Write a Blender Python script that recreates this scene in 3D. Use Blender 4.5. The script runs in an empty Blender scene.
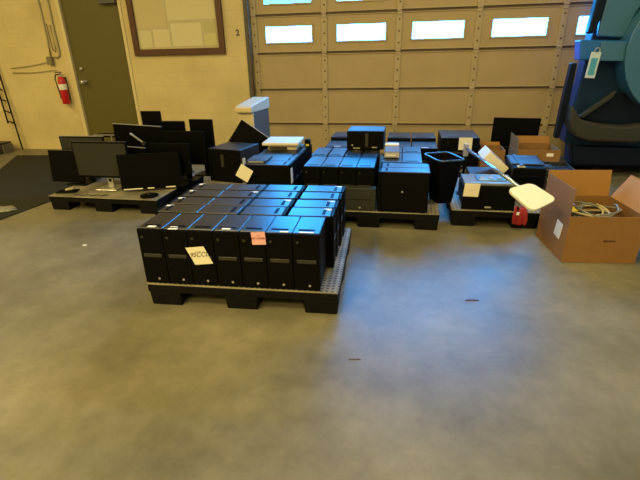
import bpy, bmesh, math, random
from mathutils import Vector, Matrix
random.seed(4)
C = bpy.context.scene
COL = C.collection
PI = math.pi

# ------------------------------------------------------------ materials
MATS = {}
def mat(name, col, rough=.5, metal=0., spec=.5, coat=0., emit=None, es=0., noise=None, bump=0., bscale=60., alpha=None, ior=None):
    if name in MATS: return MATS[name]
    m = bpy.data.materials.new(name); m.use_nodes = True
    nt = m.node_tree; b = nt.nodes['Principled BSDF']
    b.inputs['Base Color'].default_value = (*col, 1)
    b.inputs['Roughness'].default_value = rough
    b.inputs['Metallic'].default_value = metal
    b.inputs['Specular IOR Level'].default_value = spec
    if ior: b.inputs['IOR'].default_value = ior
    b.inputs['Coat Weight'].default_value = coat
    b.inputs['Coat Roughness'].default_value = .12
    if emit:
        b.inputs['Emission Color'].default_value = (*emit, 1); b.inputs['Emission Strength'].default_value = es
    tc = nt.nodes.new('ShaderNodeTexCoord')
    if noise:
        amt, sc = noise
        n = nt.nodes.new('ShaderNodeTexNoise'); n.inputs['Scale'].default_value = sc; n.inputs['Detail'].default_value = 4
        nt.links.new(tc.outputs['Object'], n.inputs['Vector'])
        r = nt.nodes.new('ShaderNodeMix'); r.data_type = 'RGBA'
        r.inputs[6].default_value = (*[c*(1-amt) for c in col], 1); r.inputs[7].default_value = (*[min(1, c*(1+amt)) for c in col], 1)
        nt.links.new(n.outputs['Fac'], r.inputs[0]); nt.links.new(r.outputs[2], b.inputs['Base Color'])
    if bump:
        n = nt.nodes.new('ShaderNodeTexNoise'); n.inputs['Scale'].default_value = bscale
        nt.links.new(tc.outputs['Object'], n.inputs['Vector'])
        bp = nt.nodes.new('ShaderNodeBump'); bp.inputs['Strength'].default_value = bump; bp.inputs['Distance'].default_value = .01
        nt.links.new(n.outputs['Fac'], bp.inputs['Height']); nt.links.new(bp.outputs['Normal'], b.inputs['Normal'])
    MATS[name] = m
    return m

M_case = mat('case_black', (.003, .003, .004), .35, ior=1.85, noise=(.3, 9), bump=.02, bscale=14)
M_side = mat('case_side_black', (.003, .003, .003), .5, spec=.08)
M_bezel = mat('bezel_black', (.003, .003, .003), .5, spec=.06, noise=(.2, 30))
M_slot = mat('slot_grey', (.028, .026, .022), .4)
M_silver = mat('badge_silver', (.55, .53, .48), .3, metal=.6)
M_sticker = mat('sticker_white', (.85, .84, .78), .5)
M_pal = mat('pallet_black', (.005, .005, .005), .6, spec=.12, noise=(.4, 20))
M_mon = mat('monitor_black', (.003, .003, .003), .45, spec=.06, noise=(.2, 20))
M_scr = mat('screen_dark', (.003, .003, .003), .35, spec=.06)
M_scrg = mat('screen_matte', (.016, .018, .014), .45)
M_steel = mat('brushed_metal', (.5, .49, .45), .35, metal=.7)
M_beige = mat('beige_plastic', (.62, .52, .30), .5, noise=(.08, 12))
M_bgrey = mat('grey_plastic', (.09, .09, .088), .45)
M_card = mat('cardboard', (.25, .125, .036), .8, noise=(.12, 14), bump=.05, bscale=40)
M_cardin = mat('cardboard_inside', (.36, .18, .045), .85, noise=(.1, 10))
M_paper = mat('paper', (.80, .76, .62), .7, noise=(.06, 40))
M_pink = mat('pink_paper', (.80, .43, .47), .7, noise=(.12, 60))
M_ink = mat('ink', (.06, .05, .05), .6)
M_inkpink = mat('red_ink', (.25, .05, .06), .6)
M_red = mat('red_paint', (.55, .015, .02), .3)
M_redcloth = mat('red_cloth', (.26, .006, .016), .7, noise=(.3, 25))
M_white = mat('white_plastic', (.84, .80, .66), .35)
M_frame = mat('brown_wood', (.085, .032, .014), .45, noise=(.35, 12))
M_dkrub = mat('mat_rubber', (.026, .026, .018), .8, spec=.15, noise=(.25, 8))
M_conduit = mat('conduit', (.40, .35, .22), .45, metal=.3)
M_lid = mat('printer_lid', (.20, .22, .24), .25, ior=1.7)
M_yel = mat('yellow', (.8, .62, .03), .5)
M_grey = mat('dark_grey', (.025, .025, .022), .45)
M_mach = mat('machine_navy', (.004, .026, .08), .5, spec=.25)
M_mach2 = mat('machine_panel', (.03, .13, .26), .35, ior=1.6)
M_mach3 = mat('machine_bumper', (.034, .036, .034), .5, spec=.25, noise=(.15, 6))
M_mblk = mat('machine_black', (.003, .008, .02), .45, spec=.15)
M_mbar = mat('machine_bar', (.012, .12, .42), .3)
M_wire = mat('cable_black', (.02, .02, .02), .5)
M_wireb = mat('cable_beige', (.55, .45, .25), .5)
M_poly = mat('clear_wrap', (.20, .20, .16), .2)

def wall_mat():
    m = bpy.data.materials.new('painted_block'); m.use_nodes = True; nt = m.node_tree; b = nt.nodes['Principled BSDF']
    b.inputs['Roughness'].default_value = .55
    tc = nt.nodes.new('ShaderNodeTexCoord'); mp = nt.nodes.new('ShaderNodeMapping'); mp.inputs['Rotation'].default_value = (PI/2, 0, 0)
    nt.links.new(tc.outputs['Object'], mp.inputs['Vector'])
    br = nt.nodes.new('ShaderNodeTexBrick'); br.inputs['Scale'].default_value = 1.
    br.inputs['Brick Width'].default_value = .4; br.inputs['Row Height'].default_value = .2; br.inputs['Mortar Size'].default_value = .006
    br.inputs['Color1'].default_value = (.66, .55, .29, 1); br.inputs['Color2'].default_value = (.65, .54, .285, 1); br.inputs['Mortar'].default_value = (.61, .51, .27, 1)
    nt.links.new(mp.outputs[0], br.inputs['Vector'])
    n = nt.nodes.new('ShaderNodeTexNoise'); n.inputs['Scale'].default_value = 1.7; n.inputs['Detail'].default_value = 5
    nt.links.new(tc.outputs['Object'], n.inputs['Vector'])
    cr = nt.nodes.new('ShaderNodeValToRGB'); cr.color_ramp.elements[0].position = .3; cr.color_ramp.elements[0].color = (.84, .83, .80, 1); cr.color_ramp.elements[1].position = .6; cr.color_ramp.elements[1].color = (1, 1, 1, 1)
    nt.links.new(n.outputs['Fac'], cr.inputs[0])
    mx = nt.nodes.new('ShaderNodeMix'); mx.data_type = 'RGBA'; mx.blend_type = 'MULTIPLY'; mx.inputs[0].default_value = 1
    nt.links.new(br.outputs['Color'], mx.inputs[6]); nt.links.new(cr.outputs[0], mx.inputs[7]); nt.links.new(mx.outputs[2], b.inputs['Base Color'])
    bp = nt.nodes.new('ShaderNodeBump'); bp.inputs['Strength'].default_value = .25; bp.inputs['Distance'].default_value = .004
    inv = nt.nodes.new('ShaderNodeMath'); inv.operation = 'SUBTRACT'; inv.inputs[0].default_value = 1; nt.links.new(br.outputs['Fac'], inv.inputs[1])
    nt.links.new(inv.outputs[0], bp.inputs['Height']); nt.links.new(bp.outputs['Normal'], b.inputs['Normal'])
    return m
def floor_mat():
    m = bpy.data.materials.new('smooth_concrete'); m.use_nodes = True; nt = m.node_tree; b = nt.nodes['Principled BSDF']
    tc = nt.nodes.new('ShaderNodeTexCoord')
    n = nt.nodes.new('ShaderNodeTexNoise'); n.inputs['Scale'].default_value = 1.3; n.inputs['Detail'].default_value = 7; n.inputs['Roughness'].default_value = .6
    nt.links.new(tc.outputs['Object'], n.inputs['Vector'])
    cr = nt.nodes.new('ShaderNodeValToRGB'); e = cr.color_ramp.elements
    e[0].position = .32; e[0].color = (.112, .102, .068, 1); e[1].position = .68; e[1].color = (.232, .213, .146, 1)
    nt.links.new(n.outputs['Fac'], cr.inputs[0])
    n2 = nt.nodes.new('ShaderNodeTexNoise'); n2.inputs['Scale'].default_value = 9; n2.inputs['Detail'].default_value = 8; n2.inputs['Roughness'].default_value = .7
    nt.links.new(tc.outputs['Object'], n2.inputs['Vector'])
    c2 = nt.nodes.new('ShaderNodeValToRGB'); c2.color_ramp.elements[0].position = .3; c2.color_ramp.elements[0].color = (.82, .82, .82, 1); c2.color_ramp.elements[1].position = .7; c2.color_ramp.elements[1].color = (1.1, 1.1, 1.1, 1)
    nt.links.new(n2.outputs['Fac'], c2.inputs[0])
    mx = nt.nodes.new('ShaderNodeMix'); mx.data_type = 'RGBA'; mx.blend_type = 'MULTIPLY'; mx.inputs[0].default_value = 1
    nt.links.new(cr.outputs[0], mx.inputs[6]); nt.links.new(c2.outputs[0], mx.inputs[7]); nt.links.new(mx.outputs[2], b.inputs['Base Color'])
    rr = nt.nodes.new('ShaderNodeMapRange'); rr.inputs['To Min'].default_value = .30; rr.inputs['To Max'].default_value = .46
    nt.links.new(n.outputs['Fac'], rr.inputs['Value']); nt.links.new(rr.outputs[0], b.inputs['Roughness'])
    b.inputs['Specular IOR Level'].default_value = .32
    bp = nt.nodes.new('ShaderNodeBump'); bp.inputs['Strength'].default_value = .06; bp.inputs['Distance'].default_value = .01
    nt.links.new(n2.outputs['Fac'], bp.inputs['Height']); nt.links.new(bp.outputs['Normal'], b.inputs['Normal'])
    return m
def deck_mat():
    # dusty plastic deck with a grid of drainage holes
    m = bpy.data.materials.new('dusty_deck'); m.use_nodes = True; nt = m.node_tree; b = nt.nodes['Principled BSDF']
    b.inputs['Roughness'].default_value = .6
    tc = nt.nodes.new('ShaderNodeTexCoord')
    br = nt.nodes.new('ShaderNodeTexBrick'); br.offset = 0; br.inputs['Scale'].default_value = 1
    br.inputs['Brick Width'].default_value = .032; br.inputs['Row Height'].default_value = .032; br.inputs['Mortar Size'].default_value = .009; br.inputs['Mortar Smooth'].default_value = .1
    br.inputs['Color1'].default_value = (.008, .008, .008, 1); br.inputs['Color2'].default_value = (.01, .01, .01, 1); br.inputs['Mortar'].default_value = (.26, .235, .16, 1)
    nt.links.new(tc.outputs['Object'], br.inputs['Vector'])
    n = nt.nodes.new('ShaderNodeTexNoise'); n.inputs['Scale'].default_value = 5; nt.links.new(tc.outputs['Object'], n.inputs['Vector'])
    cr = nt.nodes.new('ShaderNodeValToRGB'); cr.color_ramp.elements[0].position = .35; cr.color_ramp.elements[0].color = (.6, .6, .6, 1); cr.color_ramp.elements[1].position = .65; cr.color_ramp.elements[1].color = (1.25, 1.25, 1.25, 1)
    nt.links.new(n.outputs['Fac'], cr.inputs[0])
    mx = nt.nodes.new('ShaderNodeMix'); mx.data_type = 'RGBA'; mx.blend_type = 'MULTIPLY'; mx.inputs[0].default_value = 1
    nt.links.new(br.outputs['Color'], mx.inputs[6]); nt.links.new(cr.outputs[0], mx.inputs[7]); nt.links.new(mx.outputs[2], b.inputs['Base Color'])
    return m
M_wall, M_floor, M_deck = wall_mat(), floor_mat(), deck_mat()
M_door = mat('door_panel_tan', (.40, .31, .165), .5, noise=(.12, 3), bump=.03, bscale=8)
M_stile = mat('door_stile_tan', (.42, .34, .20), .45, noise=(.12, 8))
M_joint = mat('door_joint', (.10, .065, .03), .6, noise=(.5, 14))
M_olive = mat('olive_door', (.105, .090, .020), .45, noise=(.05, 4))
M_trim = mat('cream_trim', (.66, .57, .33), .45)
M_ceil = mat('ceiling_paint', (.16, .15, .13), .8)
M_dark = mat('hole_dark', (.01, .009, .008), .8)

# ------------------------------------------------------------ mesh helpers
class MB:
    def __init__(s): s.bm = bmesh.new()
    def _merge(s, b, M=None):
        if M is not None: bmesh.ops.transform(b, matrix=M, verts=b.verts)
        me = bpy.data.meshes.new('tmp'); b.to_mesh(me); s.bm.from_mesh(me); bpy.data.meshes.remove(me); b.free()
    def box(s, x0, x1, y0, y1, z0, z1, bev=0., M=None, seg=1):
        b = bmesh.new(); bmesh.ops.create_cube(b, size=1)
        for v in b.verts: v.co = Vector(((x0+x1)/2+v.co.x*(x1-x0), (y0+y1)/2+v.co.y*(y1-y0), (z0+z1)/2+v.co.z*(z1-z0)))
        if bev: bmesh.ops.bevel(b, geom=b.edges[:], offset=bev, segments=seg, affect='EDGES', profile=.6)
        s._merge(b, M); return s
    def prism(s, pts, t0, t1, axis='y', bev=0., M=None, seg=2):
        b = bmesh.new(); f = []
        def P(p, t): return {'y': (p[0], t, p[1]), 'z': (p[0], p[1], t), 'x': (t, p[0], p[1])}[axis]
        a = [b.verts.new(P(p, t0)) for p in pts]; c = [b.verts.new(P(p, t1)) for p in pts]
        b.faces.new(a); b.faces.new(c[::-1]); n = len(pts)
        for i in range(n): b.faces.new((a[i], c[i], c[(i+1) % n], a[(i+1) % n]))
        bmesh.ops.recalc_face_normals(b, faces=b.faces)
        if bev: bmesh.ops.bevel(b, geom=b.edges[:], offset=bev, segments=seg, affect='EDGES', profile=.5)
        s._merge(b, M); return s
    def frustum(s, c0, s0, z0, c1, s1, z1, bev=0.):
        b = bmesh.new()
        vs = [b.verts.new((c[0]+sx*sz[0]/2, c[1]+sy*sz[1]/2, z)) for c, sz, z in ((c0, s0, z0), (c1, s1, z1)) for sx, sy in ((-1, -1), (1, -1), (1, 1), (-1, 1))]
        b.faces.new(vs[:4][::-1]); b.faces.new(vs[4:])
        for i in range(4): b.faces.new((vs[i], vs[(i+1) % 4], vs[4+(i+1) % 4], vs[4+i]))
        if bev: bmesh.ops.bevel(b, geom=b.edges[:], offset=bev, segments=2, affect='EDGES', profile=.5)
        s._merge(b); return s
    def cyl(s, p0, p1, r0, r1=None, n=16):
        r1 = r0 if r1 is None else r1
        p0, p1 = Vector(p0), Vector(p1); d = p1-p0
        b = bmesh.new(); bmesh.ops.create_cone(b, cap_ends=True, segments=n, radius1=r0, radius2=r1, depth=d.length)
        M = Matrix.Translation((p0+p1)/2) @ d.to_track_quat('Z', 'Y').to_matrix().to_4x4()
        s._merge(b, M); return s
    def lathe(s, prof, n=24, c=(0, 0)):
        b = bmesh.new(); rings = []
        for r, z in prof: rings.append([b.verts.new((c[0]+r*math.cos(2*PI*i/n), c[1]+r*math.sin(2*PI*i/n), z)) for i in range(n)])
        for a, d in zip(rings, rings[1:]):
            for i in range(n): b.faces.new((a[i], a[(i+1) % n], d[(i+1) % n], d[i]))
        b.faces.new(rings[0][::-1]); b.faces.new(rings[-1])
        s._merge(b); return s
    def tube(s, pts, r, n=8, closed=False):
        pts = [Vector(p) for p in pts]; b = bmesh.new(); rings = []
        N = len(pts)
        for i, p in enumerate(pts):
            if closed: d = pts[(i+1) % N]-pts[i-1]
            else: d = pts[min(i+1, N-1)]-pts[max(i-1, 0)]
            q = d.to_track_quat('Z', 'Y')
            rings.append([b.verts.new(p+q @ Vector((r*math.cos(2*PI*k/n), r*math.sin(2*PI*k/n), 0))) for k in range(n)])
        for i in range(N if closed else N-1):
            a, c = rings[i], rings[(i+1) % N]
            for k in range(n): b.faces.new((a[k], a[(k+1) % n], c[(k+1) % n], c[k]))
        if not closed: b.faces.new(rings[0][::-1]); b.faces.new(rings[-1])
        bmesh.ops.recalc_face_normals(b, faces=b.faces)
        s._merge(b); return s
    def quad(s, pts, th=.002):
        # thin sheet through four corners
        p = [Vector(q) for q in pts]; nrm = (p[1]-p[0]).cross(p[3]-p[0]).normalized()*th
        b = bmesh.new(); a = [b.verts.new(q) for q in p]; c = [b.verts.new(q+nrm) for q in p]
        b.faces.new(a[::-1]); b.faces.new(c)
        for i in range(4): b.faces.new((a[i], a[(i+1) % 4], c[(i+1) % 4], c[i]))
        bmesh.ops.recalc_face_normals(b, faces=b.faces)
        s._merge(b); return s
    def build(s, name, m, parent=None, smooth=False, loc=None, rot=None):
        bmesh.ops.remove_doubles(s.bm, verts=s.bm.verts, dist=1e-6)
        me = bpy.data.meshes.new(name); s.bm.to_mesh(me); s.bm.free()
        me.materials.append(m)
        if smooth:
            for p in me.polygons: p.use_smooth = True
        o = bpy.data.objects.new(name, me); COL.objects.link(o)
        if parent: o.parent = parent
        if loc is not None: o.location = loc
        if rot is not None: o.rotation_euler = rot
        return o

def tag(o, label=None, cat=None, group=None, kind=None):
    if label: o['label'] = label
    if cat: o['category'] = cat
    if group: o['group'] = group
    if kind: o['kind'] = kind
    return o
def thing(name, label, cat, loc=(0, 0, 0), rot=(0, 0, 0), group=None):
    o = bpy.data.objects.new(name, None); COL.objects.link(o); o.empty_display_size = .05
    o.location = loc; o.rotation_euler = rot if isinstance(rot, tuple) else (0, 0, rot)
    return tag(o, label, cat, group)
def copy_tree(o, parent=None):
    c = o.copy(); COL.objects.link(c)
    if parent: c.parent = parent
    for ch in list(o.children): copy_tree(ch, c)
    return c
def struct(o): o['kind'] = 'structure'; return o
def text_mesh(name, s, size, m, parent, loc, rot, shear=0., extrude=.0006, offset=0.):
    cu = bpy.data.curves.new(name, 'FONT'); cu.body = s; cu.size = size; cu.align_x = 'CENTER'; cu.align_y = 'CENTER'; cu.extrude = extrude; cu.shear = shear; cu.offset = offset
    t = bpy.data.objects.new(name+'_src', cu); COL.objects.link(t)
    dg = bpy.context.evaluated_depsgraph_get(); me = bpy.data.meshes.new_from_object(t.evaluated_get(dg))
    bpy.data.objects.remove(t); bpy.data.curves.remove(cu)
    me.materials.clear(); me.materials.append(m)
    o = bpy.data.objects.new(name, me); COL.objects.link(o)
    if parent: o.parent = parent
    o.location = loc; o.rotation_euler = rot
    return o

# ------------------------------------------------------------ setting
WY = 6.60
HC = 5.0
XL, XR, YF = -9.0, 5.6, -5.5
struct(MB().box(XL, XR, YF, WY+.35, -.12, 0).build('floor', M_floor))
struct(MB().box(XL, XR, YF, WY+.35, HC, HC+.1).build('ceiling', M_ceil))
DL, DR, DT = -2.21, 4.0, 3.9
DX0, DX1, DH = -5.20, -4.14, 2.36
w = MB()
w.box(XL, DX0, WY, WY+.25, 0, HC); w.box(DX1, DL, WY, WY+.25, 0, HC); w.box(DX0, DX1, WY, WY+.25, DH, HC)
w.box(DL, DR, WY, WY+.25, DT, HC); w.box(DR, XR, WY, WY+.25, 0, HC)
struct(w.build('wall_back', M_wall))
struct(MB().box(XL-.2, XL, YF, WY+.25, 0, HC).build('wall_left', M_wall))
struct(MB().box(XR, XR+.2, YF, WY+.25, 0, HC).build('wall_right', M_wall))
struct(MB().box(XL, XR, YF-.2, YF, 0, HC).build('wall_front', M_wall))

# olive personnel door
d = struct(MB().box(DX0+.06, DX1-.05, WY+.03, WY+.075, .006, DH-.05, .003).build('door_1', M_olive))
MB().cyl((-5.0, WY+.03, 1.08), (-5.0, WY-.005, 1.08), .03).cyl((-5.0, WY-.005, 1.08), (-5.0, WY-.06, 1.08), .016).cyl((-5.0, WY-.045, 1.08), (-5.0, WY-.085, 1.08), .034).build('door_knob', M_silver, d, True)
MB().cyl((-5.03, WY+.03, 1.27), (-5.03, WY+.005, 1.27), .026).build('deadbolt', M_silver, d, True)
MB().box(-4.47, -4.20, WY-.05, WY+.03, 2.15, 2.24, .006).build('door_closer', M_bgrey, d)
t = MB(); t.box(DX0, DX0+.055, WY-.015, WY+.1, 0, DH); t.box(DX1-.045, DX1, WY-.015, WY+.1, 0, DH); t.box(DX0, DX1, WY-.015, WY+.1, DH-.045, DH)
struct(t.build('trim_1', M_trim))

# sectional garage door
z0, sh = .4393, .4935
joints = [z0+k*sh for k in range(-1, 8)]
dy = WY+.06
MPANE = {}
def pane_mat(k, col, s):
    m = mat('sky_pane_%d' % k, (.02, .02, .02), .1, emit=col, es=s); return m
PAN = [pane_mat(0, (.033, .38, 1.), 38.0), pane_mat(1, (.009, .38, 1.), 46.0), pane_mat(2, (.008, .33, 1.), 70.0), pane_mat(3, (.008, .31, 1.), 70.0)]
wx = [-1.6575+1.0233*k for k in range(0, 6)]
winz = [z0+(2.5+k)*sh for k in range(4)]
def add_garage_door():
    m = MB()
    # panels with pane holes
    for i in range(8):
        za, zb = max(joints[i], 0)+.008, joints[i+1]-.008
        zc = (joints[i]+joints[i+1])/2
        if i in (3, 4, 5, 6):
            edges = [DL]+[q for x in wx for q in (x-.335, x+.335)]+[DR]
            for a, b in zip(edges[::2], edges[1::2]): m.box(a, b, dy, dy+.03, za, zb)
            for x in wx:
                m.box(x-.335, x+.335, dy, dy+.03, za, zc-.103); m.box(x-.335, x+.335, dy, dy+.03, zc+.103, zb)
        else: m.box(DL, DR, dy, dy+.03, za, zb)
    d = struct(m.build('door_2', M_door))
    for zj in joints[1:-1]:
        j = MB(); j.box(DL, DR, dy-.012, dy+.02, zj-.026, zj-.015, .002).box(DL, DR, dy-.022, dy+.02, zj+.015, zj+.03, .002); j.build('section_rail', M_stile, d)
        MB().box(DL, DR, dy-.004, dy+.028, zj-.0145, zj+.0145).build('section_joint', M_joint, d)
    sx = [-2.155]+[wx[0]+1.0233*(k+.5) for k in range(5)]+[3.93]
    for x in sx:
        for i in range(8):
            za, zb = max(joints[i], 0)+.022, joints[i+1]-.022
            st = MB(); st.box(x-.042, x+.042, dy-.022, dy+.004, za, zb, .004)
            s_ = st.build('stile', M_stile, d)
            r = MB()
            for q in (.18, .5, .82): r.cyl((x+.004, dy-.021, za+(zb-za)*q), (x+.004, dy-.026, za+(zb-za)*q), .013, n=8)
            r.build('rivet', M_joint, s_)
        for zj in joints[1:-1]:
            MB().box(x-.03, x+.03, dy-.034, dy-.014, zj-.05, zj+.05, .003).cyl((x-.035, dy-.034, zj), (x+.035, dy-.034, zj), .011, n=10).build('hinge', M_joint if False else M_stile, d)
    for r_, z in enumerate(winz):
        for x in wx:
            f = MB()
            f.box(x-.36, x+.36, dy-.012, dy+.004, z+.10, z+.125, .003).box(x-.36, x+.36, dy-.012, dy+.004, z-.125, z-.10, .003)
            f.box(x-.36, x-.33, dy-.012, dy+.004, z-.10, z+.10, .003).box(x+.33, x+.36, dy-.012, dy+.004, z-.10, z+.10, .003)
            fo = f.build('window_frame', M_stile, d)
            MB().box(x-.334, x+.334, dy+.010, dy+.016, z-.102, z+.102).build('window_pane', PAN[r_], fo)
    return d
add_garage_door()
# vertical track and weather jamb at the left of the garage door
struct(MB().box(-2.27, -2.225, WY-.035, WY-.001, 0, 4.0, .004).build('trim_2', M_bgrey))
struct(MB().box(-2.222, -2.196, WY-.07, WY-.001, 0, 4.0, .004).build('trim_3', M_joint))

# unseen glowing windows, added to bring bluish light to the right of the bay
PR = mat('sky_pane_side', (.02, .02, .02), .1, emit=(.22, .55, .95), es=1.9)
for i, y in enumerate((-2.2, .6, 3.4)):
    f = MB()
    f.box(XR-.03, XR-.001, y-1.0, y+1.0, 1.6, 1.68).box(XR-.03, XR-.001, y-1.0, y+1.0, 3.12, 3.2).box(XR-.03, XR-.001, y-1.0, y-.92, 1.68, 3.12).box(XR-.03, XR-.001, y+.92, y+1.0, 1.68, 3.12)
    f.box(XR-.03, XR-.001, y-.03, y+.03, 1.68, 3.12)
    o = struct(f.build('window_%d' % (i+1), M_trim))
    MB().box(XR-.012, XR-.004, y-.92, y+.92, 1.68, 3.12).build('window_pane', PR, o)

# ceiling lamps
LM = mat('lamp_glow', (.8, .8, .8), .4, emit=(1., .76, .34), es=4.5)
protoL = None
for i, (x, y, e) in enumerate([(-6.8, 2.2, 1), (-6.4, -1.2, 1), (-2.6, -.6, 1), (-2.6, -3.6, 1), (1.6, -3.2, 1), (1.2, 3.2, 0)]):
    if protoL is None:
        protoL = L = thing('ceiling_lamp', '', 'lamp')
        MB().box(-.32, .32, -.62, .62, 0, .09, .01).build('housing', M_bgrey, L)
        MB().box(-.28, .28, -.58, .58, -.012, -.002).build('diffuser', LM, L)
    else: L = copy_tree(protoL)
    L.location = (x, y, HC-.1)
    L['label'] = 'long warm ceiling lamp out of frame'; L['group'] = 'ceiling lamps'
    if e:
        ld = bpy.data.lights.new('lamp_light', 'AREA'); ld.shape = 'RECTANGLE'; ld.size = .56; ld.size_y = 1.16
        ld.energy = 112; ld.color = (1., .77, .28)
        lo = bpy.data.objects.new('lamp_light', ld); COL.objects.link(lo); lo.location = (0, 0, -.03); lo.parent = L

# ------------------------------------------------------------ pallets
def make_pallet(label, loc, rz, W, D):
    p = thing('plastic_pallet', label, 'pallet', loc, rz, None)
    H = .15
    MB().box(0, W, 0, D, .142, H, .002).build('deck', M_deck, p)
    s = MB(); s.box(0, W, 0, .03, .092, .1415, .003).box(0, W, D-.03, D, .092, .1415, .003).box(0, .03, .03, D-.03, .092, .1415, .003).box(W-.03, W, .03, D-.03, .092, .1415, .003)
    s.box(.03, W-.03, D/2-.03, D/2+.03, .092, .1415)
    s.build('rim', M_pal, p)
    f0 = None
    for ix in range(3):
        for iy in range(3):
            sx = .20; sy = .18
            cx = (sx/2+.004, W/2, W-sx/2-.004)[ix]; cy = (sy/2+.004, D/2, D-sy/2-.004)[iy]
            if f0 is None:
                f0 = MB().frustum((0, 0), (sx*.95, sy*.95), 0, (0, 0), (sx, sy), .0915, .006).build('foot', M_pal, p); f = f0
            else:
                f = f0.copy(); COL.objects.link(f); f.parent = p
            f.location = (cx, cy, 0)
    return p
make_pallet('black plastic pallet with dusty grey deck under the big block of towers in front', (-1.4875, 2.128, 0), .040, 1.171, 1.02)
make_pallet('black plastic pallet under the pile of monitors at the left', (-3.50, 3.70, 0), -.01, 1.2, 1.06)
make_pallet('black plastic pallet under the middle block of towers with a silver case on it', (-.86, 3.60, 0), 0, 1.2, 1.06)
make_pallet('black plastic pallet under the grey-lidded printer', (.45, 3.74, 0), 0, 1.2, 1.08)
make_pallet('black plastic pallet mostly hidden under the wide black case with diamond paper', (-2.11, 3.73, 0), 0, 1.18, 1.1)
make_pallet('black plastic pallet behind the middle block, nearest the garage door', (-.86, 4.78, 0), 0, 1.24, 1.1)
make_pallet('black plastic pallet by the garage door under the small cardboard boxes', (.47, 5.08, 0), 0, 1.25, 1.05)

# ------------------------------------------------------------ tower computers
TH = .354
def make_tower(W, L, H=TH, wide_slot=True, name='computer_tower'):
    # local: front at y=0 facing -y, x centred, base at z=0
    t = thing(name, '', 'computer')
    MB().box(-W/2, W/2-.006, .022, L, .006, H-.0085, .002).build('case', M_side, t)
    MB().box(-W/2, W/2-.002, .022, L, H-.008, H, .0025).build('top_cover', M_case, t)
    MB().box(W/2-.0055, W/2, .03, L-.012, .012, H-.010, .002).build('side_panel', M_side, t)
    bz = MB().box(-W/2, W/2, 0, .0215, .004, H, .006, seg=2).build('front_bezel', M_bezel, t)
    MB().box(-W*.36, W*.36, -.003, .002, H*.50, H*.56, .001).build('drive_slot', M_slot, bz)
    MB().cyl((W*.1, -.0025, .035), (W*.1, .003, .035), .007, n=14).build('badge', M_silver, bz)
    MB().cyl((-W*.32, -.0025, H*.86), (-W*.32, .003, H*.86), .008, n=12).build('power_button', M_slot, bz)
    MB().box(-W*.34, W*.30, .055, .075, H+.0002, H+.0018).build('top_groove', M_bezel, t)
    f = MB()
    for sx in (-1, 1):
        for yy in (.04, L-.04): f.box(sx*W*.36-.012, sx*W*.36+.012, yy-.012, yy+.012, 0, .0065)
    f.build('foot', M_bezel, t)
    return t
TP = {}
def tower(kind, label, x, y, z, rz, group, sticker=None):
    W, L, H = kind
    if kind not in TP:
        TP[kind] = make_tower(W, L, H); o = TP[kind]
    else:
        src = TP[kind]
        o = src.copy(); COL.objects.link(o)
        for ch in list(src.children):
            if ch.name.startswith('label_sticker'): continue
            copy_tree(ch, o)
    o.location = (x, y, z); o.rotation_euler = (0, 0, rz)
    o['label'] = label; o['group'] = group
    if sticker:
        for (sx, sy, sw, sd) in (sticker if isinstance(sticker, list) else [sticker]):
            MB().box(sx*W-sw/2, sx*W+sw/2, sy-sd/2, sy+sd/2, H+.0003, H+.0016).build('label_sticker', M_sticker, o)
    return o
ang = .040
def P1(lx, ly):   # pallet-local to world
    return (-1.4875+lx*math.cos(ang)-ly*math.sin(ang), 2.128+lx*math.sin(ang)+ly*math.cos(ang))
nth = ['first', 'second', 'third', 'fourth', 'fifth', 'sixth', 'seventh']
K1 = (.151, .283, TH)
stk = [(.0, .045, .05, .022), [(-.12, .055, .045, .018), (-.08, .018, .055, .018)], None, (-.05, .045, .05, .02), None, (.18, .03, .05, .018), (.0, .03, .08, .014)]
ends = {0: 'outermost at its left end', 1: 'second from left, two stickers on top', 2: 'third from left, no sticker on top', 3: 'the middle one of seven', 4: 'third from right, under the pink note', 5: 'second from its right end', 6: 'outermost at its right end'}
for i in range(7):
    x, y = P1(-.006+.0768+i*.1535, .006)
    tower(K1, 'black tower in the front row of near pallet, %s' % ends[i], x, y, .1505, ang, 'front row of towers on the near pallet', stk[i])
rowy = [.385, .550, .728, .900]
coln = ['left edge column', 'second column from the left', 'third column from the left', 'right edge column']
rown = ['just behind front row', 'second row back', 'third row back', 'rearmost row']
for r in range(4):
    for c in range(4):
        jx = random.uniform(-.0015, .0015)-.012
        x0 = -.034+c*.2865+(.014 if c == 3 else 0)+jx+(.006*r)
        # long axis across; bezels outwards at right column
        rz = ang+random.uniform(-.005, .005)+(PI/2 if c >= 2 or c == 1 else -PI/2)
        lx = x0+.283 if c >= 1 else x0
        x, y = P1(lx, rowy[r])
        s = [(-.30 if c == 0 else .3, .05, .024, .05)] if (c == 0 or (r+c) % 3 == 0) else ([(.3, .05, .02, .045)] if (c == 3 and r in (1, 0)) else None)
        tower(K1, 'black sideways tower on near pallet, %s, %s' % (coln[c], rown[r]), x, y, .1505, rz, 'sideways towers on the near pallet', s)

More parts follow.
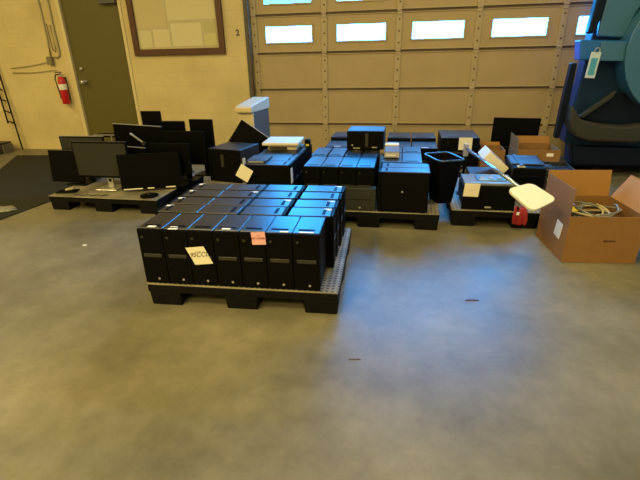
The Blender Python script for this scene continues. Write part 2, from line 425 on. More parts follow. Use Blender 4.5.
# middle pallet
K2 = (.153, .42, TH)
cn = ['leftmost', 'second from left', 'third from left', 'fourth from left']
for r, y in enumerate((3.72, 4.15)):
    for c in range(4):
        tower(K2, 'black upright tower in middle block, %s column, %s row' % (cn[c], ('front', 'back')[r]), -.772+c*.1565+.004*r-.02*r*(3-c)*.4, y, .1505, 0, 'towers of the middle block', None)
for i, y in enumerate((3.60+.08, 3.60+.245)):
    tower(K2, 'black sideways tower at right of middle block, %s' % ('bare side panel facing the room' if i == 0 else 'second from the front'), -.183 if i == 0 else -.18, y, .1505, -PI/2, 'sideways towers of the middle block')
KW = (.178, .42, TH)
for c, x in enumerate((-.085, .097)):
    tower(KW, 'black tower behind the sideways ones of the middle block, %s' % ('under the silver case' if c == 0 else 'right edge'), x, 3.935, .1505, 0, 'towers of the middle block')
    tower((.178, .30, TH), 'black short tower at back of middle pallet, %s' % ('behind the silver case' if c == 0 else 'at the right edge'), x, 4.36, .1505, 0, 'towers of the middle block')
o = MB().cyl((.02, 3.604, .335), (.02, 3.601, .335), .008, n=16).build('badge', M_silver)
o.parent = [q for q in COL.objects if q.get('label', '').endswith('side panel facing the room')][0]
o.matrix_parent_inverse = Matrix.Identity(4)
pm = Matrix.Translation((-.183, 3.68, .1505)) @ Matrix.Rotation(-PI/2, 4, 'Z')
o.matrix_parent_inverse = pm.inverted()

t = thing('desktop_computer', 'dark grey slim computer on edge at the foot of the middle block', 'computer', (-.335, 3.655, .1505))
MB().box(-.135, .135, -.045, .045, 0, .20, .004).build('case', M_grey, t)
MB().cyl((.0, -.047, .03), (.0, -.044, .03), .009, n=12).build('badge', M_silver, t)
MB().box(-.12, .12, -.047, -.044, .10, .104).build('seam', M_bezel, t)

t = thing('silver_computer', 'small silver desktop case lying on the middle block', 'computer', (-.095, 4.28, .5066), .03)
MB().box(-.07, .07, -.18, .20, 0, .06, .006).build('case', mat('silver_case', (.14, .15, .19), .3, metal=.3), t)
MB().box(-.068, .068, -.186, -.181, .008, .052, .002).build('front_panel', mat('lilac_grey', (.42, .42, .50), .35), t)
MB().box(-.05, .04, -.189, -.1865, .026, .034).build('drive_slot', M_sticker, t)
MB().box(-.068, .068, .10, .195, .0605, .075, .003).build('raised_lid', M_white, t)

t = thing('black_desktop_computer', 'black computer lying across the back of the middle block, rising above all around it', 'computer', (-.37, 4.47, .5066), -.02)
MB().box(-.185, .185, .02, .34, 0, .185, .004).build('case', M_case, t)
b = MB().box(-.185, .185, 0, .0195, .002, .184, .005).build('front_bezel', M_bezel, t)
MB().box(.0, .032, -.004, .001, .03, .165, .002).build('drive_slot', M_slot, b)
MB().box(.07, .12, -.003, .001, .02, .030).box(-.12, -.05, -.003, .001, .010, .02).build('button_strip', M_silver, b)
MB().cyl((-.13, -.003, .045), (-.13, .001, .045), .009, n=10).build('power_button', M_silver, b)

# rear pallet desktops
KR = (.27, .40, .335)
KR2 = (.27, .40, .30)
for r, (y, k) in enumerate(((4.86, KR2), (5.28, KR))):
    for c, x in enumerate((-.715, -.435, -.04, .245)):
        tower(k, 'wide black desktop near the garage door, %s, %s' % (['far left', 'centre left', 'centre right', 'far right'][c], ('nearer row', 'row against the door')[r]), x, y, .1505, 0, 'wide desktops by the garage door', (0, .05, .08, .03) if (r == 0 and c in (0, 3)) else None)

# rear-left pallet: sideways towers, wide case, scanner
for i in range(6):
    o = tower((.163, .43, TH), 'black sideways tower between wide case and middle block, %s from the front' % nth[i], -.975, 3.75+.083+i*.166, .1505, PI/2, 'sideways towers under the beige printer')
t = thing('paper_label', 'white paper label on the end of the sideways tower row', 'label', (-.972, 3.79, .37), 0)
MB().box(-.0005, .0015, -.035, .035, -.04, .10).build('sheet', M_sticker, t)
t = thing('network_switch', 'low dark grey box on the sideways towers beside the diamond paper', 'electronics', (-1.30, 3.92, .5066), .03)
MB().box(-.10, .08, -.12, .12, 0, .022, .003).build('case', M_grey, t)
MB().box(-.08, .06, -.124, -.1195, .005, .017).build('port_strip', M_silver, t)
MB().box(-.07, .05, -.06, .08, .0222, .024).build('top_plate', M_slot, t)

t = thing('wide_computer_case', 'wide black computer case beside the monitors, flat empty top', 'computer', (-1.86, 4.37, .1505), -.2)
MB().box(-.20, .20, .02, .42, .008, TH, .004).build('case', mat('case_satin', (.02, .02, .017), .42, ior=1.6), t)
b = MB().box(-.20, .20, 0, .0195, .004, TH, .006).build('front_bezel', M_bezel, t)
MB().box(-.035, .0, -.004, .001, .17, .30, .002).build('drive_slot', M_slot, b)  # pale upright band: a reflection on the bezel built as a lighter strip
MB().box(.203, .206, .05, .10, .17, .26).box(.1995, .2035, .05, .10, .17, .26).build('side_label', M_sticker, t)

def note(name, label, cx, cy, cz, w, h, roll, m, writing=None, yaw=0., shearx=0., size=.05, ink=None):
    t = thing(name, label, 'note', (cx, cy, cz), (0, 0, yaw))
    c, s = math.cos(roll), math.sin(roll)
    pts = []
    for px, pz in ((-w/2, -h/2), (w/2, -h/2), (w/2, h/2), (-w/2, h/2)):
        px += -shearx*pz
        pts.append((px*c-pz*s, -.001, px*s+pz*c))
    MB().quad(pts, .0015).build('sheet', m, t)
    if writing:
        for ln, (tx, dz, sz) in enumerate(writing):
            text_mesh('handwriting', tx, sz, ink or M_ink, t, (-dz*s, -.0035, dz*c), (PI/2, -roll, 0), shear=.25)
    return t
fx, fy = P1(.40, .006)
note('paper_note', 'white square note with handwriting taped crooked on the front row of the near pallet', P1(.3625, 0)[0], P1(.3625, 0)[1]+.0015, .352, .112, .112, .12, M_paper, [('9SCCL', .006, .04), ('____', .035, .02)], ang, .30)
note('pink_note', 'small pink note taped to the front row of the near pallet', P1(.7255, 0)[0], P1(.7255, 0)[1]+.0015, .474, .080, .075, .05, M_pink, [('W~MMM', .0, .022), ('-~-', .02, .022)], ang, 0, ink=M_inkpink)
note('paper_note', 'blank cream diamond-shaped note beside the wide black case', -1.39, 3.70, .435, .125, .125, -.55, M_paper)
note('paper_note', 'cream note with faint writing taped on the grey-lidded printer', .598, 3.757, .325, .125, .115, -.02, M_paper, [('~~~', 0, .03)], 0, -.06, ink=mat('faint_ink', (.5, .42, .33), .7))
note('paper_note', 'cream blank note taped on the black case by the garage door', .70, 5.188, .445, .145, .14, 0, M_paper)

t = thing('beige_printer', 'beige printer with overhanging lid on top of the sideways towers', 'printer', (-1.22, 4.36, .5066), .05)
MB().box(-.14, .16, .02, .33, 0, .054, .008).build('body', mat('cream_plastic', (.75, .66, .46), .5), t)
MB().box(-.19, .19, -.03, .34, .055, .085, .010, seg=2).build('lid', mat('cream_lid', (.66, .60, .46), .45), t)
MB().box(-.12, .06, -.004, .0195, .012, .035, .003).build('paper_slot', M_grey, t)

t = thing('power_adapter', 'small black adapter with a yellow label beside the beige printer', 'adapter', (-.99, 4.60, .5066))
MB().box(-.028, .028, -.03, .03, 0, .075, .005).build('body', M_bezel, t)
MB().box(-.015, .02, -.033, -.0302, .01, .03).build('label', M_yel, t)

# beige upright machine on the floor behind
t = thing('paper_shredder', 'tall beige shredder with grey sides standing against the wall', 'shredder', (-1.83, 5.07, 0), -.14)
MB().box(-.095, .095, .03, .46, .04, .80, .01).build('cabinet', M_bgrey, t)
MB().box(-.098, .098, .006, .0295, .04, .79, .004).build('front_door', M_beige, t)
MB().prism([(-.045, .80), (-.045, .855), (.0, .875), (.44, .935), (.475, .925), (.475, .80)], -.105, .105, 'x', .008).build('head', mat('pale_cream', (.60, .53, .38), .4), t)
MB().box(-.105, .105, -.048, -.0455, .812, .85).build('control_strip', M_beige, t)
for sx in (-.08, .08):
    for sy in (.08, .41): MB().cyl((sx-.012, sy, .02), (sx+.012, sy, .02), .0195, n=12).build('caster', M_bezel, t)

# ------------------------------------------------------------ monitors
def monitor(label, cx, cy, w, h, zb, yaw=0., pitch=0., roll=0., stand=True, neckm=None, scr=None, edge=None, base=.151, neckdx=0., name='computer_monitor', hole=False, strips=None, back=False, foot=True):
    """screen bottom centre at (cx,cy,zb); stand foot on height base"""
    t = thing(name, label, 'monitor', (cx, cy, base), (0, 0, yaw), 'monitors on the left pallet')
    R = Matrix.Translation((0, 0, zb-base)) @ Matrix.Rotation(roll, 4, 'Y') @ Matrix.Rotation(pitch, 4, 'X')
    MB().box(-w/2, w/2, 0, .024, 0, h, .004, M=R).box(-w*.32, w*.32, .024, .048, h*.16, h*.84, .01, M=R).build('housing', M_mon, t)
    if not back: MB().box(-w/2+.014, w/2-.014, -.0018, -.0002, .022, h-.014, M=R).build('screen', scr or M_scr, t)
    if edge: MB().box(-w/2-.001, w/2+.001, -.003, .018, h+.0003, h+.006, .0, M=R).build('top_trim', edge, t)
    if strips:
        s = MB()
        for a, b in strips: s.box(a*w, b*w, -.0045, -.002, .005, .016, M=R)
        s.build('bezel_label', M_paper, t)
    if stand:
        nm = neckm or M_mon
        ztop = zb-base+h*.45
        n = MB(); n.box(neckdx-.032, neckdx+.032, .03, .05, .012, ztop, .004)
        no = n.build('stand_neck', nm, t)
        if hole: MB().cyl((neckdx, .0305, .085), (neckdx, .027, .085), .017, n=16).build('cable_hole', M_bezel, no)
        MB().box(neckdx-.12, neckdx+.12, -.07, .13, 0, .0115, .005).build('stand_base', nm if neckm else M_mon, t)
    return t
monitor('grey matte monitor on a silver neck with a cable hole, facing the room', -3.03, 3.99, .62, .37, .27, 0, neckm=M_steel, scr=M_scrg, edge=M_grey, neckdx=.03, hole=True)
monitor('dark monitor overhanging the left corner of the pallet', -3.60, 4.13, .40, .34, .17, .0, -.12, 0, base=.151, edge=M_grey, neckdx=.14)
monitor('monitor with a bright silver top edge behind the grey matte one', -3.50, 4.35, .54, .32, .31, .02, edge=M_steel, scr=M_scrg)
monitor('large black monitor on its bezel at right front, white labels along the bottom', -2.50, 3.98, .60, .36, .172, .36, -.06, .0, stand=False, strips=[(-.47, -.16), (-.08, .03), (.22, .38)])
monitor('black monitor with a thin silver top edge behind the front right one', -2.94, 4.17, .60, .33, .235, -.04, .0, .05, edge=M_steel, neckdx=.2)
monitor('black monitor with a silver top edge in front of the olive door', -2.87, 4.44, .58, .34, .40, -.02, 0, .05, edge=M_steel)
monitor('small portrait monitor, the tallest one in front of the wall', -2.81, 4.68, .24, .45, .41, 0)
monitor('small black monitor between the portrait one and the right rear one', -2.54, 4.66, .27, .34, .41, 0, edge=M_grey)
monitor('black monitor at the rear right corner of the pallet', -2.21, 4.66, .28, .36, .415, -.04)
monitor('wide black monitor at the right beside the wide computer case', -2.325, 4.42, .49, .36, .325, .0)
monitor('black monitor behind the one with the white bezel labels', -2.36, 4.18, .42, .32, .28, .05)
t = monitor('black monitor tipped on its corner behind the wide computer case', -1.86, 4.875, .44, .38, .305, .10, -.1, .62, stand=False, edge=M_steel, base=.151)
t['group'] = 'loose monitors'
t = monitor('dark flat screen standing among the cardboard boxes near the garage door', 1.33, 5.72, .53, .50, .158, -.03, 0, .015, stand=False, back=True)
t['group'] = 'loose monitors'
MB().box(-.2, .2, -.012, -.0005, .16, .164).build('vent_line', M_grey, t)

t = thing('loose_monitor_arm', 'loose silver monitor arm lying over the monitors by the olive door', 'monitor stand', (-2.80, 4.33, .62))
MB().box(-.09, .09, -.012, .012, -.008, .008, .003, M=Matrix.Rotation(.62, 4, 'Y')).build('arm', M_steel, t)
MB().cyl((.07, -.02, -.055), (.07, .02, -.055), .02, n=14).build('pivot', M_grey, t)
t = thing('spare_monitor_mount', 'small black monitor foot with silver clips lying behind the left monitors', 'monitor stand', (-3.27, 4.53, .60))
MB().box(-.15, .12, -.06, .06, 0, .03, .006).build('plate', M_mon, t)
MB().box(-.15, .11, -.066, -.0605, .022, .034).box(.06, .075, -.066, -.0605, -.04, .03).box(.13, .15, -.066, -.03, -.02, .03).build('clip', M_steel, t)
t = thing('spare_monitor_mount', 'loose round-cornered black monitor foot on the left front corner of the pallet', 'monitor stand', (-3.38, 3.83, .151), .25)
MB().box(-.10, .10, -.05, .07, 0, .014, .006).build('plate', M_mon, t)
MB().box(-.01, .08, -.02, .02, .0145, .04, .008, M=Matrix.Rotation(-.15, 4, 'Y')).build('socket', mat('tan_plastic', (.28, .25, .16), .4), t)
t = thing('spare_monitor_mount', 'loose black monitor foot lying on the right front of the monitor pallet', 'monitor stand', (-2.44, 3.80, .151), -.1)
MB().lathe([(.085, 0), (.09, .004), (.085, .012), (.03, .018)], 24).build('plate', M_mon, t, True)
MB().cyl((0, 0, .018), (0, .0, .034), .02, n=14).build('socket', M_grey, t)
crv = [(-3.22+.012*i, 3.73+.015*math.sin(i*.7)+.001*i, .158) for i in range(30)]
tag(MB().tube(crv, .0045, 6).build('power_cable', M_wire), 'black cable snaking over the front deck of the monitor pallet', 'cable')

# ------------------------------------------------------------ right pallets
tower((.42, .56, TH), 'wide black computer case by the garage door with a cream note on its front', .645, 5.20, .1505, 0, 'cases by the garage door')
def open_carton(name, label, loc, rz, W, D, H, flaps, mark=True):
    """open cardboard box; front-left-bottom corner at loc; flaps = dict side->(length, angle) angle 0 = straight up, + outward"""
    t = thing(name, label, 'cardboard box', loc, rz)
    e = .006
    body = MB(); body.box(0, W, 0, e, 0, H).box(0, W, D-e, D, 0, H).box(0, e, e, D-e, 0, H).box(W-e, W, e, D-e, 0, H).box(e, W-e, e, D-e, 0, e)
    body.build('box_body', M_card, t)
    for side, (ln, a) in flaps.items():
        c, s = math.cos(a)*ln, math.sin(a)*ln
        i = .012
        P = {'front': [(i, 0, H), (W-i, 0, H), (W-i*1.5, -s, H+c), (i*1.5, -s, H+c)],
             'back': [(i, D, H), (W-i, D, H), (W-i*1.5, D+s, H+c), (i*1.5, D+s, H+c)],
             'left': [(0, i, H), (0, D-i, H), (-s, D-i*1.5, H+c), (-s, i*1.5, H+c)],
             'right': [(W, i, H), (W, D-i, H), (W+s, D-i*1.5, H+c), (W+s, i*1.5, H+c)]}[side]
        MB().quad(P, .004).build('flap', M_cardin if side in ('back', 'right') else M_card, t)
    return t
box = open_carton('cardboard_box', 'large open cardboard box of cables on the floor at the right', (1.165, 3.10, 0.001), .09, .50, .50, .345, {'left': (.185, -.05), 'back': (.20, .12), 'right': (.20, .55), 'front': (.14, -2.85)})
MB().quad([(-.0022, .18, .265), (-.0022, .08, .255), (-.0022, .10, .135), (-.0022, .20, .145)], .0018).build('shipping_label', M_sticker, box)
MB().box(.25, .33, -.0022, -.0003, .16, .175).build('printed_mark', mat('brown_ink', (.10, .04, .015), .7), box)
b2 = open_carton('small_cardboard_box', 'open cardboard box on the pallet by the garage door, right of the dark flat screen', (1.25, 5.12, .1505), 0, .44, .42, .25, {'back': (.08, .1), 'left': (.12, .05)})
MB().box(.12, .22, -.0015, -.0002, .17, .19).build('hand_hole', M_dark, b2)
MB().box(.30, .37, -.0018, -.0002, .18, .215).build('label', M_sticker, b2)
open_carton('small_cardboard_box', 'small orange-brown cardboard box beside the black case with a note', (.875, 5.13, .1505), 0, .25, .28, .24, {'back': (.04, .2), 'left': (.04, .2)})

# cables in the large carton
wires = thing('cable_bundle', 'tangle of beige, black and yellow cables inside the large cardboard box', 'cables', (1.392, 3.371, .008), .09, None)
def coil(n, r, z, seed, rx=.175, ry=.17):
    rnd = random.Random(seed); pts = []
    ph = rnd.uniform(0, 6); cx, cy = rnd.uniform(-.035, .035), rnd.uniform(-.035, .035)
    for i in range(n):
        a = ph+i*.28; k = 1+.25*math.sin(i*.13+seed)
        pts.append((cx+rx*k*.75*math.cos(a), cy+ry*k*.75*math.sin(a), z+.02*math.sin(i*.5+seed)+i*.0006))
    return pts
for i in range(9):
    MB().tube(coil(64, .006, .04+.032*i, i), .007, 6).build('cable', [M_wire, M_wireb, M_poly][i % 3], wires, True)
MB().box(-.18, -.115, -.0, .06, .30, .33, .008, M=Matrix.Rotation(.2, 4, 'X')).build('yellow_plug', M_yel, wires)

# printer
t = thing('grey_lid_printer', 'black printer with pale grey lid at the front of the right pallet', 'printer', (.53, 3.76, .1505), 0)
MB().prism([(.012, 0), (.012, .02), (0, .06), (0, .185), (.03, .205), (.42, .205), (.42, 0)], 0.03, .33, 'y', .008).build('body', M_bezel, t)
MB().prism([(0, 0), (.0, .18), (.02, .205), (.41, .205), (.43, .18), (.43, 0)], .0, .0295, 'y', .004).build('front_panel', M_bezel, t)
ld = MB().box(.008, .42, .02, .33, .206, .232, .01, seg=2).build('lid', M_lid, t)
MB().box(.12, .36, .09, .27, .2325, .242, .004).build('control_panel', mat('blue_screen', (.05, .25, .5), .2, ior=1.7), ld)
q = MB()
for k in range(3): q.box(.15+k*.07, .19+k*.07, .12, .20, .2422, .246, .002)
q.build('key', M_lid, ld)
MB().box(.19, .24, -.003, .001, .018, .032).build('badge', M_silver, t)

# bin
t = thing('waste_bin', 'black open rectangular waste bin between the middle and right pallets', 'bin', (.37, 4.00, .1512), .38)
rim = []
bb = MB(); hb = .40
def rr(cx, cy, w_, d_, z, n=5, rad=.035):
    out = []
    for (sx, sy, a0) in ((1, -1, -PI/2), (1, 1, 0), (-1, 1, PI/2), (-1, -1, PI)):
        for k in range(n+1):
            a = a0+PI/2*k/n; out.append((cx+sx*(w_/2-rad)+rad*math.cos(a), cy+sy*(d_/2-rad)+rad*math.sin(a), z))
    return out
def loft(mb, loops):
    b = bmesh.new(); R = [[b.verts.new(p) for p in l] for l in loops]; n = len(R[0])
    for a, c in zip(R, R[1:]):
        for i in range(n): b.faces.new((a[i], a[(i+1) % n], c[(i+1) % n], c[i]))
    b.faces.new(R[0][::-1]); b.faces.new(R[-1]); bmesh.ops.recalc_face_normals(b, faces=b.faces); mb._merge(b); return mb
loft(bb, [rr(0, 0, .15, .20, 0), rr(0, 0, .225, .32, hb), rr(0, 0, .213, .308, hb), rr(0, 0, .14, .19, .01)]).build('bin_body', M_bezel, t)
MB().tube(rr(0, 0, .235, .33, hb), .008, 8, closed=True).build('rim', mat('bin_rim', (.03, .05, .07), .2, ior=1.8), t, True)

# panel on an arm
t = thing('panel_arm', 'white rounded square panel on a long metal arm reaching over the printer', 'lamp', (.58, 4.22, .1512))
def rel(p): return (p[0]-.58, p[1]-4.22, p[2]-.1512)
MB().cyl((0, 0, .012), (0, 0, .47), .012, n=12).build('post', M_mon, t, True)
MB().box(-.045, .045, -.045, .045, 0, .0115, .003).build('post_foot', M_mon, t)
MB().box(-.022, .022, -.02, .02, .36, .48, .006).build('clamp', mat('clamp_lilac', (.32, .32, .45), .3), t)
MB().cyl(rel((.585, 4.20, .585)), rel((.835, 3.20, .515)), .013, n=12).build('arm', mat('arm_blue_steel', (.42, .55, .75), .22, metal=.8), t, True)  # blue light falling on the arm is put into its metal colour
Q = [Vector(rel(p)) for p in ((.733, 3.143, .511), (.912, 3.238, .537), (1.059, 3.106, .462), (.872, 2.964, .417))]
nq = (Q[1]-Q[0]).cross(Q[3]-Q[0]).normalized()*.008
pp = [(p[0]+.5, p[1]+.5) for p in rr(0, 0, 1, 1, 0, 6, .2)]
def bil(u, v): return Q[0]*(1-u)*(1-v)+Q[1]*u*(1-v)+Q[2]*u*v+Q[3]*(1-u)*v
pb = MB(); b_ = bmesh.new()
lo = [b_.verts.new(bil(*p)-nq) for p in pp]; hi = [b_.verts.new(bil(*p)+nq) for p in pp]
b_.faces.new(lo[::-1]); b_.faces.new(hi)
for i in range(len(pp)): b_.faces.new((lo[i], lo[(i+1) % len(pp)], hi[(i+1) % len(pp)], hi[i]))
bmesh.ops.recalc_face_normals(b_, faces=b_.faces)
pb._merge(b_); pb.build('panel', M_white, t)

# red bag
t = thing('red_cloth', 'dark red cloth bag hanging over the front edge of the right pallet', 'bag', (1.0, 3.735, .1512))
cl = bmesh.new(); rows = []
path = [(.06, .006), (.035, .03), (.0, .05), (-.028, .02), (-.034, -.05), (-.03, -.10)]
wd = [.03, .04, .045, .055, .06, .05]
for (yy, zz), wv in zip(path, wd):
    rows.append([cl.verts.new((-wv+2*wv*k/8, yy-.008*math.sin(k*1.9+zz*20)-.006, zz+.006*math.sin(k*1.3))) for k in range(9)])
for a, c in zip(rows, rows[1:]):
    for k in range(8): cl.faces.new((a[k], a[k+1], c[k+1], c[k]))
ext = bmesh.ops.solidify(cl, geom=cl.faces[:], thickness=.012)
cb = MB(); cb._merge(cl); cb.build('cloth', M_redcloth, t, True)
MB().box(-.035, -.013, -.052, -.049, -.01, .015, .0).build('white_tag', M_sticker, t)

# black case with strap, beige unit, chassis
t = thing('equipment_case', 'black padded equipment case with a flap and small cream label', 'case', (1.00, 4.15, .1505), -.05)
MB().box(0, .28, 0, .46, 0, .28, .02, seg=3).build('body', M_bezel, t)
MB().box(-.004, .284, .10, .465, .281, .300, .012, seg=2).build('flap', M_case, t)
MB().box(.05, .085, -.012, .46, .3005, .308, .003).build('strap', M_case, t)
MB().box(.035, .10, -.004, .055, .2815, .292, .004).build('label', M_yel if False else mat('cream_label', (.7, .6, .35), .5), t)
MB().tube([(.04, -.012, .19), (.06, -.04, .21), (.14, -.05, .215), (.22, -.04, .21), (.24, -.012, .19)], .008, 8).build('handle', M_bezel, t, True)

t = thing('black_chassis', 'low black open-topped chassis behind the equipment case', 'computer', (1.34, 4.42, .1505), -.06)
c_ = MB(); c_.box(0, .28, 0, .36, 0, .17, .003).box(0, .28, 0, .012, .17, .205, .002).box(0, .28, .348, .36, .17, .205, .002).box(0, .012, .012, .348, .17, .205, .002).box(.268, .28, .012, .348, .17, .205, .002)
c_.build('case', M_case, t)
MB().box(.03, .25, .06, .12, .1705, .185, .002).box(.03, .12, .16, .30, .1705, .19, .002).build('circuit_board', M_grey, t)
MB().box(.04, .09, -.002, .0, .1, .12).build('badge', M_silver, t)
t = thing('slim_computer', 'black slim computer lying flat under the tilted beige one', 'computer', (.66, 4.28, .1505), .0)
MB().box(0, .30, .015, .38, 0, .16, .004).build('case', M_case, t)
MB().box(0, .30, 0, .0145, .002, .158, .004).build('front_bezel', M_bezel, t)
t = thing('beige_computer', 'beige computer tilted on its edge behind the grey-lidded printer', 'computer', (.785, 4.30, .3115), 0)
R_ = Matrix.Translation((.085, 0, .110)) @ Matrix.Rotation(.70, 4, 'Y')
MB().box(-.12, .12, .012, .32, -.045, .055, .005, M=R_).build('case', mat('putty', (.78, .74, .60), .5), t)
MB().box(-.12, .12, -.004, .0115, -.045, .055, .005, M=R_).build('front_bezel', mat('putty_front', (.85, .80, .62), .5), t)
MB().box(-.09, .10, .02, .09, .0555, .059, M=R_).build('top_strip', M_lid, t)

# ------------------------------------------------------------ machine at the right
t = thing('floor_machine', 'large dark blue moulded machine cut off by the right edge', 'machine', (2.6, 5.7, 0))
def rx(pts, dx=-2.6): return [(p[0]+dx, p[1]) for p in pts]
def mp(name, pts, y0, y1, m, parent=None, bev=.02, seg=3, smooth=True):
    o = MB().prism(rx(pts), y0-5.7, y1-5.7, 'y', bev, seg=seg).build(name, m, parent or t, False); return o
sil = [(2.02, 2.6), (2.01, 1.75), (1.97, 1.54), (1.95, 1.29), (1.94, 1.03), (1.92, .81), (1.90, .55), (1.90, .38), (1.97, .35), (2.0, .12), (3.6, .12), (3.6, 2.6)]
mp('body', sil, 5.70, 5.92, M_mach)
mp('rear_body', [(p[0]+.16 if p[0] < 3 else p[0], p[1]) for p in sil], 5.92, 6.40, M_mach)
mp('side_panel', [(2.04, 2.5), (2.00, 1.66), (2.0, 1.52), (2.26, 1.50), (2.34, 1.76), (2.56, 2.1), (2.7, 2.5)], 5.64, 5.71, M_mach2)
mp('pillar', [(1.93, 2.5), (1.90, 1.80), (1.88, 1.55), (1.94, 1.55), (1.99, 1.70), (2.04, 2.5)], 5.58, 5.70, M_mblk)
bar = mp('cross_bar', [(1.80, 1.49), (2.30, 1.47), (2.28, 1.28), (1.83, 1.29)], 5.52, 5.70, M_mbar, bev=.015)
mp('bar_end', [(2.0, 1.47), (2.32, 1.46), (2.30, 1.27), (2.02, 1.28)], 5.50, 5.53, M_mach2, bev=.008)
mp('edge_strip', [(1.79, 1.26), (1.85, 1.26), (1.845, .82), (1.81, .44), (1.76, .44), (1.77, .85)], 5.62, 5.72, M_mblk, bev=.012)
# curved arch band
def arc_band(name, cx, cz, ro, ri, a0, a1, y0, y1, m, n=20):
    pts = [(cx+ro*math.cos(a0+(a1-a0)*i/n), cz+ro*math.sin(a0+(a1-a0)*i/n)) for i in range(n+1)]
    pts += [(cx+ri*math.cos(a1+(a0-a1)*i/n), cz+ri*math.sin(a1+(a0-a1)*i/n)) for i in range(n+1)]
    return mp(name, pts, y0, y1, m, bev=.01, seg=2)
arc_band('wheel_arch', 2.93, 1.38, .69, .50, PI*.62, PI*1.30, 5.45, 5.72, M_mach2)
MB().cyl((2.93-2.6, -.04, 1.38), (2.93-2.6, .005, 1.38), .50, n=40).build('hub_disc', M_mblk, t)
mp('headlamp_recess', [(1.955, .68), (2.28, .94), (2.62, .93), (2.62, .60), (2.44, .60), (2.2, .625)], 5.62, 5.70, M_mblk, bev=.006)
mp('recess_lip', [(1.945, .69), (2.28, .97), (2.26, .90), (2.0, .685)], 5.56, 5.64, M_mach3, bev=.006)
mp('bumper', [(1.83, .84), (1.83, .66), (1.87, .55), (1.95, .47), (2.08, .43), (2.56, .415), (2.70, .46), (2.68, .62), (2.60, .635), (2.44, .60), (2.18, .62), (1.96, .67), (1.90, .76)], 5.48, 5.70, M_mach3, bev=.035, seg=4)
mp('lower_skirt', [(1.93, .40), (2.05, .36), (3.5, .33), (3.5, .14), (1.99, .14)], 5.56, 5.70, M_mblk, bev=.02)
MB().cyl((-.42, .06, .151), (-.42, .24, .151), .15, n=28).build('wheel', M_bezel, t)
MB().cyl((.72, .06, .151), (.72, .24, .151), .15, n=28).build('wheel', M_bezel, t)
t2 = thing('inspection_tag', 'white framed blue tag hanging from the bar of the dark blue machine', 'tag', (1.96, 5.47, 1.25), (0, .06, 0))
MB().box(-.055, .045, -.004, .004, -.14, .12, .003).build('card', mat('tag_white', (.48, .62, .78), .4), t2)
MB().box(-.036, .026, -.006, -.0042, -.11, .06).build('printed_area', mat('tag_blue', (.06, .32, .55), .4), t2)
MB().tube([(.0+.025*math.cos(a*PI/6), -.002, .135+.025*math.sin(a*PI/6)) for a in range(12)], .005, 6, closed=True).build('ring', M_steel, t2, True)

# ------------------------------------------------------------ wall things
t = thing('bulletin_board', 'framed notice board with a brown wooden frame on the wall', 'notice board', (-3.31, WY-.001, 1.44))
bw = .72
f = MB(); f.box(-bw, bw, -.05, 0, 0, .085, .004).box(-bw, bw, -.05, 0, 1.115, 1.2, .004).box(-bw, -bw+.085, -.05, 0, .085, 1.115, .004).box(bw-.085, bw, -.05, 0, .085, 1.115, .004)
f.build('frame', M_frame, t)
MB().box(-bw+.085, bw-.085, -.012, 0, .085, 1.115).build('backing', mat('cork_cream', (.52, .47, .28), .6), t)
for (x0, x1, za, zb, m, lb) in [
    (-3.93, -3.45, 1.81, 2.20, (.56, .49, .27), 'tan poster at the left of the notice board'),
    (-3.43, -2.70, 1.90, 2.40, (.64, .58, .34), 'large cream sheet filling the upper right of the notice board'),
    (-3.40, -2.93, 1.56, 1.86, (.66, .61, .38), 'wide pale sheet at the bottom middle of the notice board'),
    (-3.92, -3.72, 1.55, 1.78, (.62, .58, .36), 'small pale sheet in the bottom left corner of the notice board'),
    (-3.69, -3.43, 1.55, 1.79, (.66, .60, .36), 'pale sheet next to the bottom left corner one'),
    (-2.90, -2.71, 1.73, 1.86, (.50, .46, .24), 'small olive card at the right side of the notice board'),
    (-2.90, -2.71, 1.56, 1.71, (.58, .55, .25), 'yellowish card in the bottom right corner of the notice board')]:
    o = MB().box(x0, x1, WY-.017, WY-.0145, za, zb).build('posted_sheet', mat('sheet%.2f%.2f' % (x0, za), m, .6))
    tag(o, lb, 'paper', 'sheets on the notice board')
t = text_mesh('door_number', '2', .11, M_ink, None, (-2.39, WY-.003, 1.71), (PI/2, 0, 0), offset=.004); tag(t, 'small black number 2 painted on the wall beside the garage door', 'number')

t = thing('fire_extinguisher', 'red fire extinguisher hung on the wall beside the olive door', 'fire extinguisher', (-5.345, WY-.085, .755))
MB().lathe([(.050, 0), (.058, .008), (.058, .34), (.050, .375), (.035, .40), (.022, .41)], 28).build('cylinder', M_red, t, True)
MB().lathe([(.0588, .215), (.0593, .216), (.0593, .30), (.0588, .301)], 28).build('label', M_sticker, t, True)
MB().cyl((0, 0, .41), (0, 0, .445), .02).box(-.012, .012, -.02, .02, .44, .465, .003).build('valve', M_steel, t)
MB().box(-.012, .012, -.10, .03, .47, .482, .003).box(-.012, .012, -.09, .02, .445, .453, .003).build('handle', M_bezel, t)
MB().tube([(-.02, 0, .44), (-.075, -.01, .44), (-.10, -.01, .38), (-.092, -.005, .26), (-.08, 0, .14), (-.078, 0, .08)], .010, 8).build('hose', M_wire, t, True)
MB().box(-.03, .03, .059, .084, .05, .40, .002).build('wall_bracket', M_grey, t)

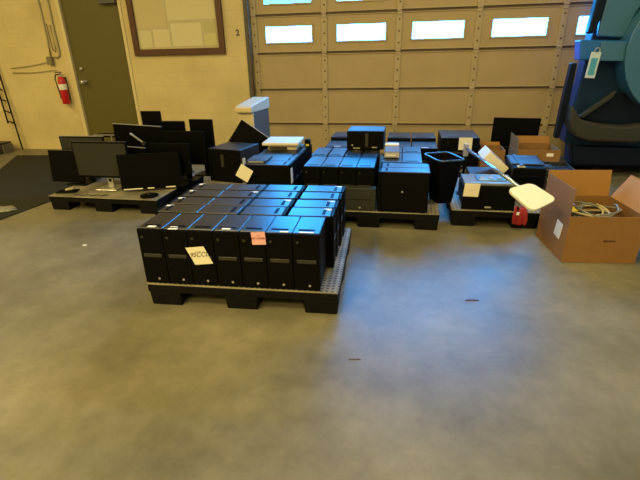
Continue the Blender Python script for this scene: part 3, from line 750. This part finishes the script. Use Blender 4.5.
t = thing('electrical_conduit', 'pair of painted conduits running down the wall to a small junction box', 'pipe', (-5.385, WY-.02, 1.40))
MB().tube([(-.09, 0, 1.6), (-.09, 0, .30), (-.105, 0, .06)], .012, 8).tube([(.09, 0, 1.6), (.06, 0, .5), (.07, 0, .14), (.05, 0, .06), (0, 0, .045), (-.04, 0, .05)], .013, 8).build('pipe', M_conduit, t, True)
MB().box(-.16, -.07, -.05, .018, -.06, .06, .006).build('junction_box', mat('dull_box', (.22, .18, .09), .5), t)
MB().tube([(-.035, -.01, .52), (-.03, -.01, .16), (.012, -.01, .12), (.03, -.01, .17), (.022, -.01, .50)], .006, 6).build('looped_wire', mat('wire_brown', (.12, .07, .05), .5), t, True)
MB().tube([(-.88, 0, -.10), (-.6, 0, -.08), (-.3, 0, -.04), (-.12, 0, .0)], .006, 6).tube([(-.88, 0, -.17), (-.5, 0, -.17), (-.05, 0, -.14)], .006, 6).build('side_wire', M_conduit, t, True)

t = thing('metal_rack', 'thin black ladder-like metal rack leaning on the wall at the far left', 'rack', (-6.6, 6.50, 0))
r = MB(); r.tube([(.20, 0, .01), (.10, .06, 1.4)], .012, 8).tube([(.04, .02, .44), (-.02, .07, 1.4)], .012, 8)
r.build('rail', M_bezel, t)
for z in (.45, .62, .80, .98, 1.16): MB().tube([(-.02+.05*(1-z), .045, z+.03), (.17-.07*z, .03, z)], .010, 8).build('rung', M_bezel, t)
t = thing('floor_ramp', 'low dark platform with a grey end on the floor at the far left', 'platform', (-6.9, 6.08, 0))
MB().box(-.6, .43, 0, .32, .0, .13, .01).build('body', mat('dark_brown', (.05, .035, .025), .6), t)
MB().box(.431, .455, .1, .30, .0, .14, .004).build('end_plate', mat('dull_grey', (.12, .11, .08), .6), t)
MB().box(-.6, .38, -.03, .36, .1305, .16, .006).build('top_board', mat('dark_brown2', (.03, .022, .016), .5), t)

m_ = MB().prism([(-3.80, 3.18), (-3.64, 4.70), (-5.2, 6.15), (-6.1, 6.05), (-5.45, 5.0), (-5.2, 3.30), (-4.6, 2.9)], .001, .010, 'z').build('rubber_mat', M_dkrub)
tag(m_, 'large dark rubber mat on the floor left of the monitor pallet', 'mat')
t = tag(MB().quad([(-3.88, 3.18, .0012), (-3.70, 3.10, .0012), (-3.66, 3.17, .0012), (-3.84, 3.25, .0012)], .0008).build('floor_tape', M_yel), 'scrap of yellow tape on the floor at the left edge', 'tape')
rb = bmesh.new(); bmesh.ops.create_icosphere(rb, subdivisions=3, radius=.08)
for v in rb.verts:
    k = 1+.25*math.sin(v.co.x*90)*math.cos(v.co.y*70+v.co.z*60); v.co = Vector((v.co.x*1.5*k, v.co.y*k, max(0, v.co.z*.35*k)))
wr = MB(); wr._merge(rb); o = wr.build('plastic_wrap', M_poly, None, True, loc=(-3.98, 3.62, .0105)); tag(o, 'crumpled translucent wrap lying on the dark rubber mat', 'litter')
tag(MB().prism([(.43, 2.452), (.51, 2.462), (.505, 2.474), (.45, 2.476)], .0008, .006, 'z').build('wood_splinter', M_frame), 'small brown splinter on the open floor in front of the right pallets', 'litter')
tag(MB().prism([(-.21, 1.785), (-.15, 1.79), (-.16, 1.796)], .0008, .004, 'z').build('wood_chip', M_frame), 'tiny brown chip on the floor in front of the near pallet', 'litter')
tag(MB().prism([(-2.55, 2.90), (-2.52, 2.90), (-2.52, 2.92), (-2.55, 2.92)], .0008, .004, 'z').build('paper_scrap', M_sticker), 'tiny white scrap on the floor left of the near pallet', 'litter')

# ------------------------------------------------------------ camera
f, pi_, ya, ro, h = 439.09, .402, -.1892, .023, 1.418
cy, sy = math.cos(ya), math.sin(ya)
fw = Vector((sy*math.cos(pi_), cy*math.cos(pi_), -math.sin(pi_))); rt = Vector((cy, -sy, 0)); dn = fw.cross(rt)
r_ = math.cos(ro)*rt+math.sin(ro)*dn; d_ = -math.sin(ro)*rt+math.cos(ro)*dn
cam = bpy.data.cameras.new('camera'); co = bpy.data.objects.new('camera', cam); COL.objects.link(co)
cam.sensor_width = 36; cam.lens = f/640*36; cam.clip_start = .05
M = Matrix((( r_.x, -d_.x, -fw.x, 0), (r_.y, -d_.y, -fw.y, 0), (r_.z, -d_.z, -fw.z, h), (0, 0, 0, 1)))
co.matrix_world = M
C.camera = co
wd_ = bpy.data.worlds.new('world'); C.world = wd_; wd_.use_nodes = True
wd_.node_tree.nodes['Background'].inputs[0].default_value = (.35, .5, .8, 1); wd_.node_tree.nodes['Background'].inputs[1].default_value = .5
C.view_settings.view_transform = 'Standard'; C.view_settings.look = 'None'; C.view_settings.gamma = 1; C.view_settings.use_curve_mapping = False
C.view_settings.exposure = 0
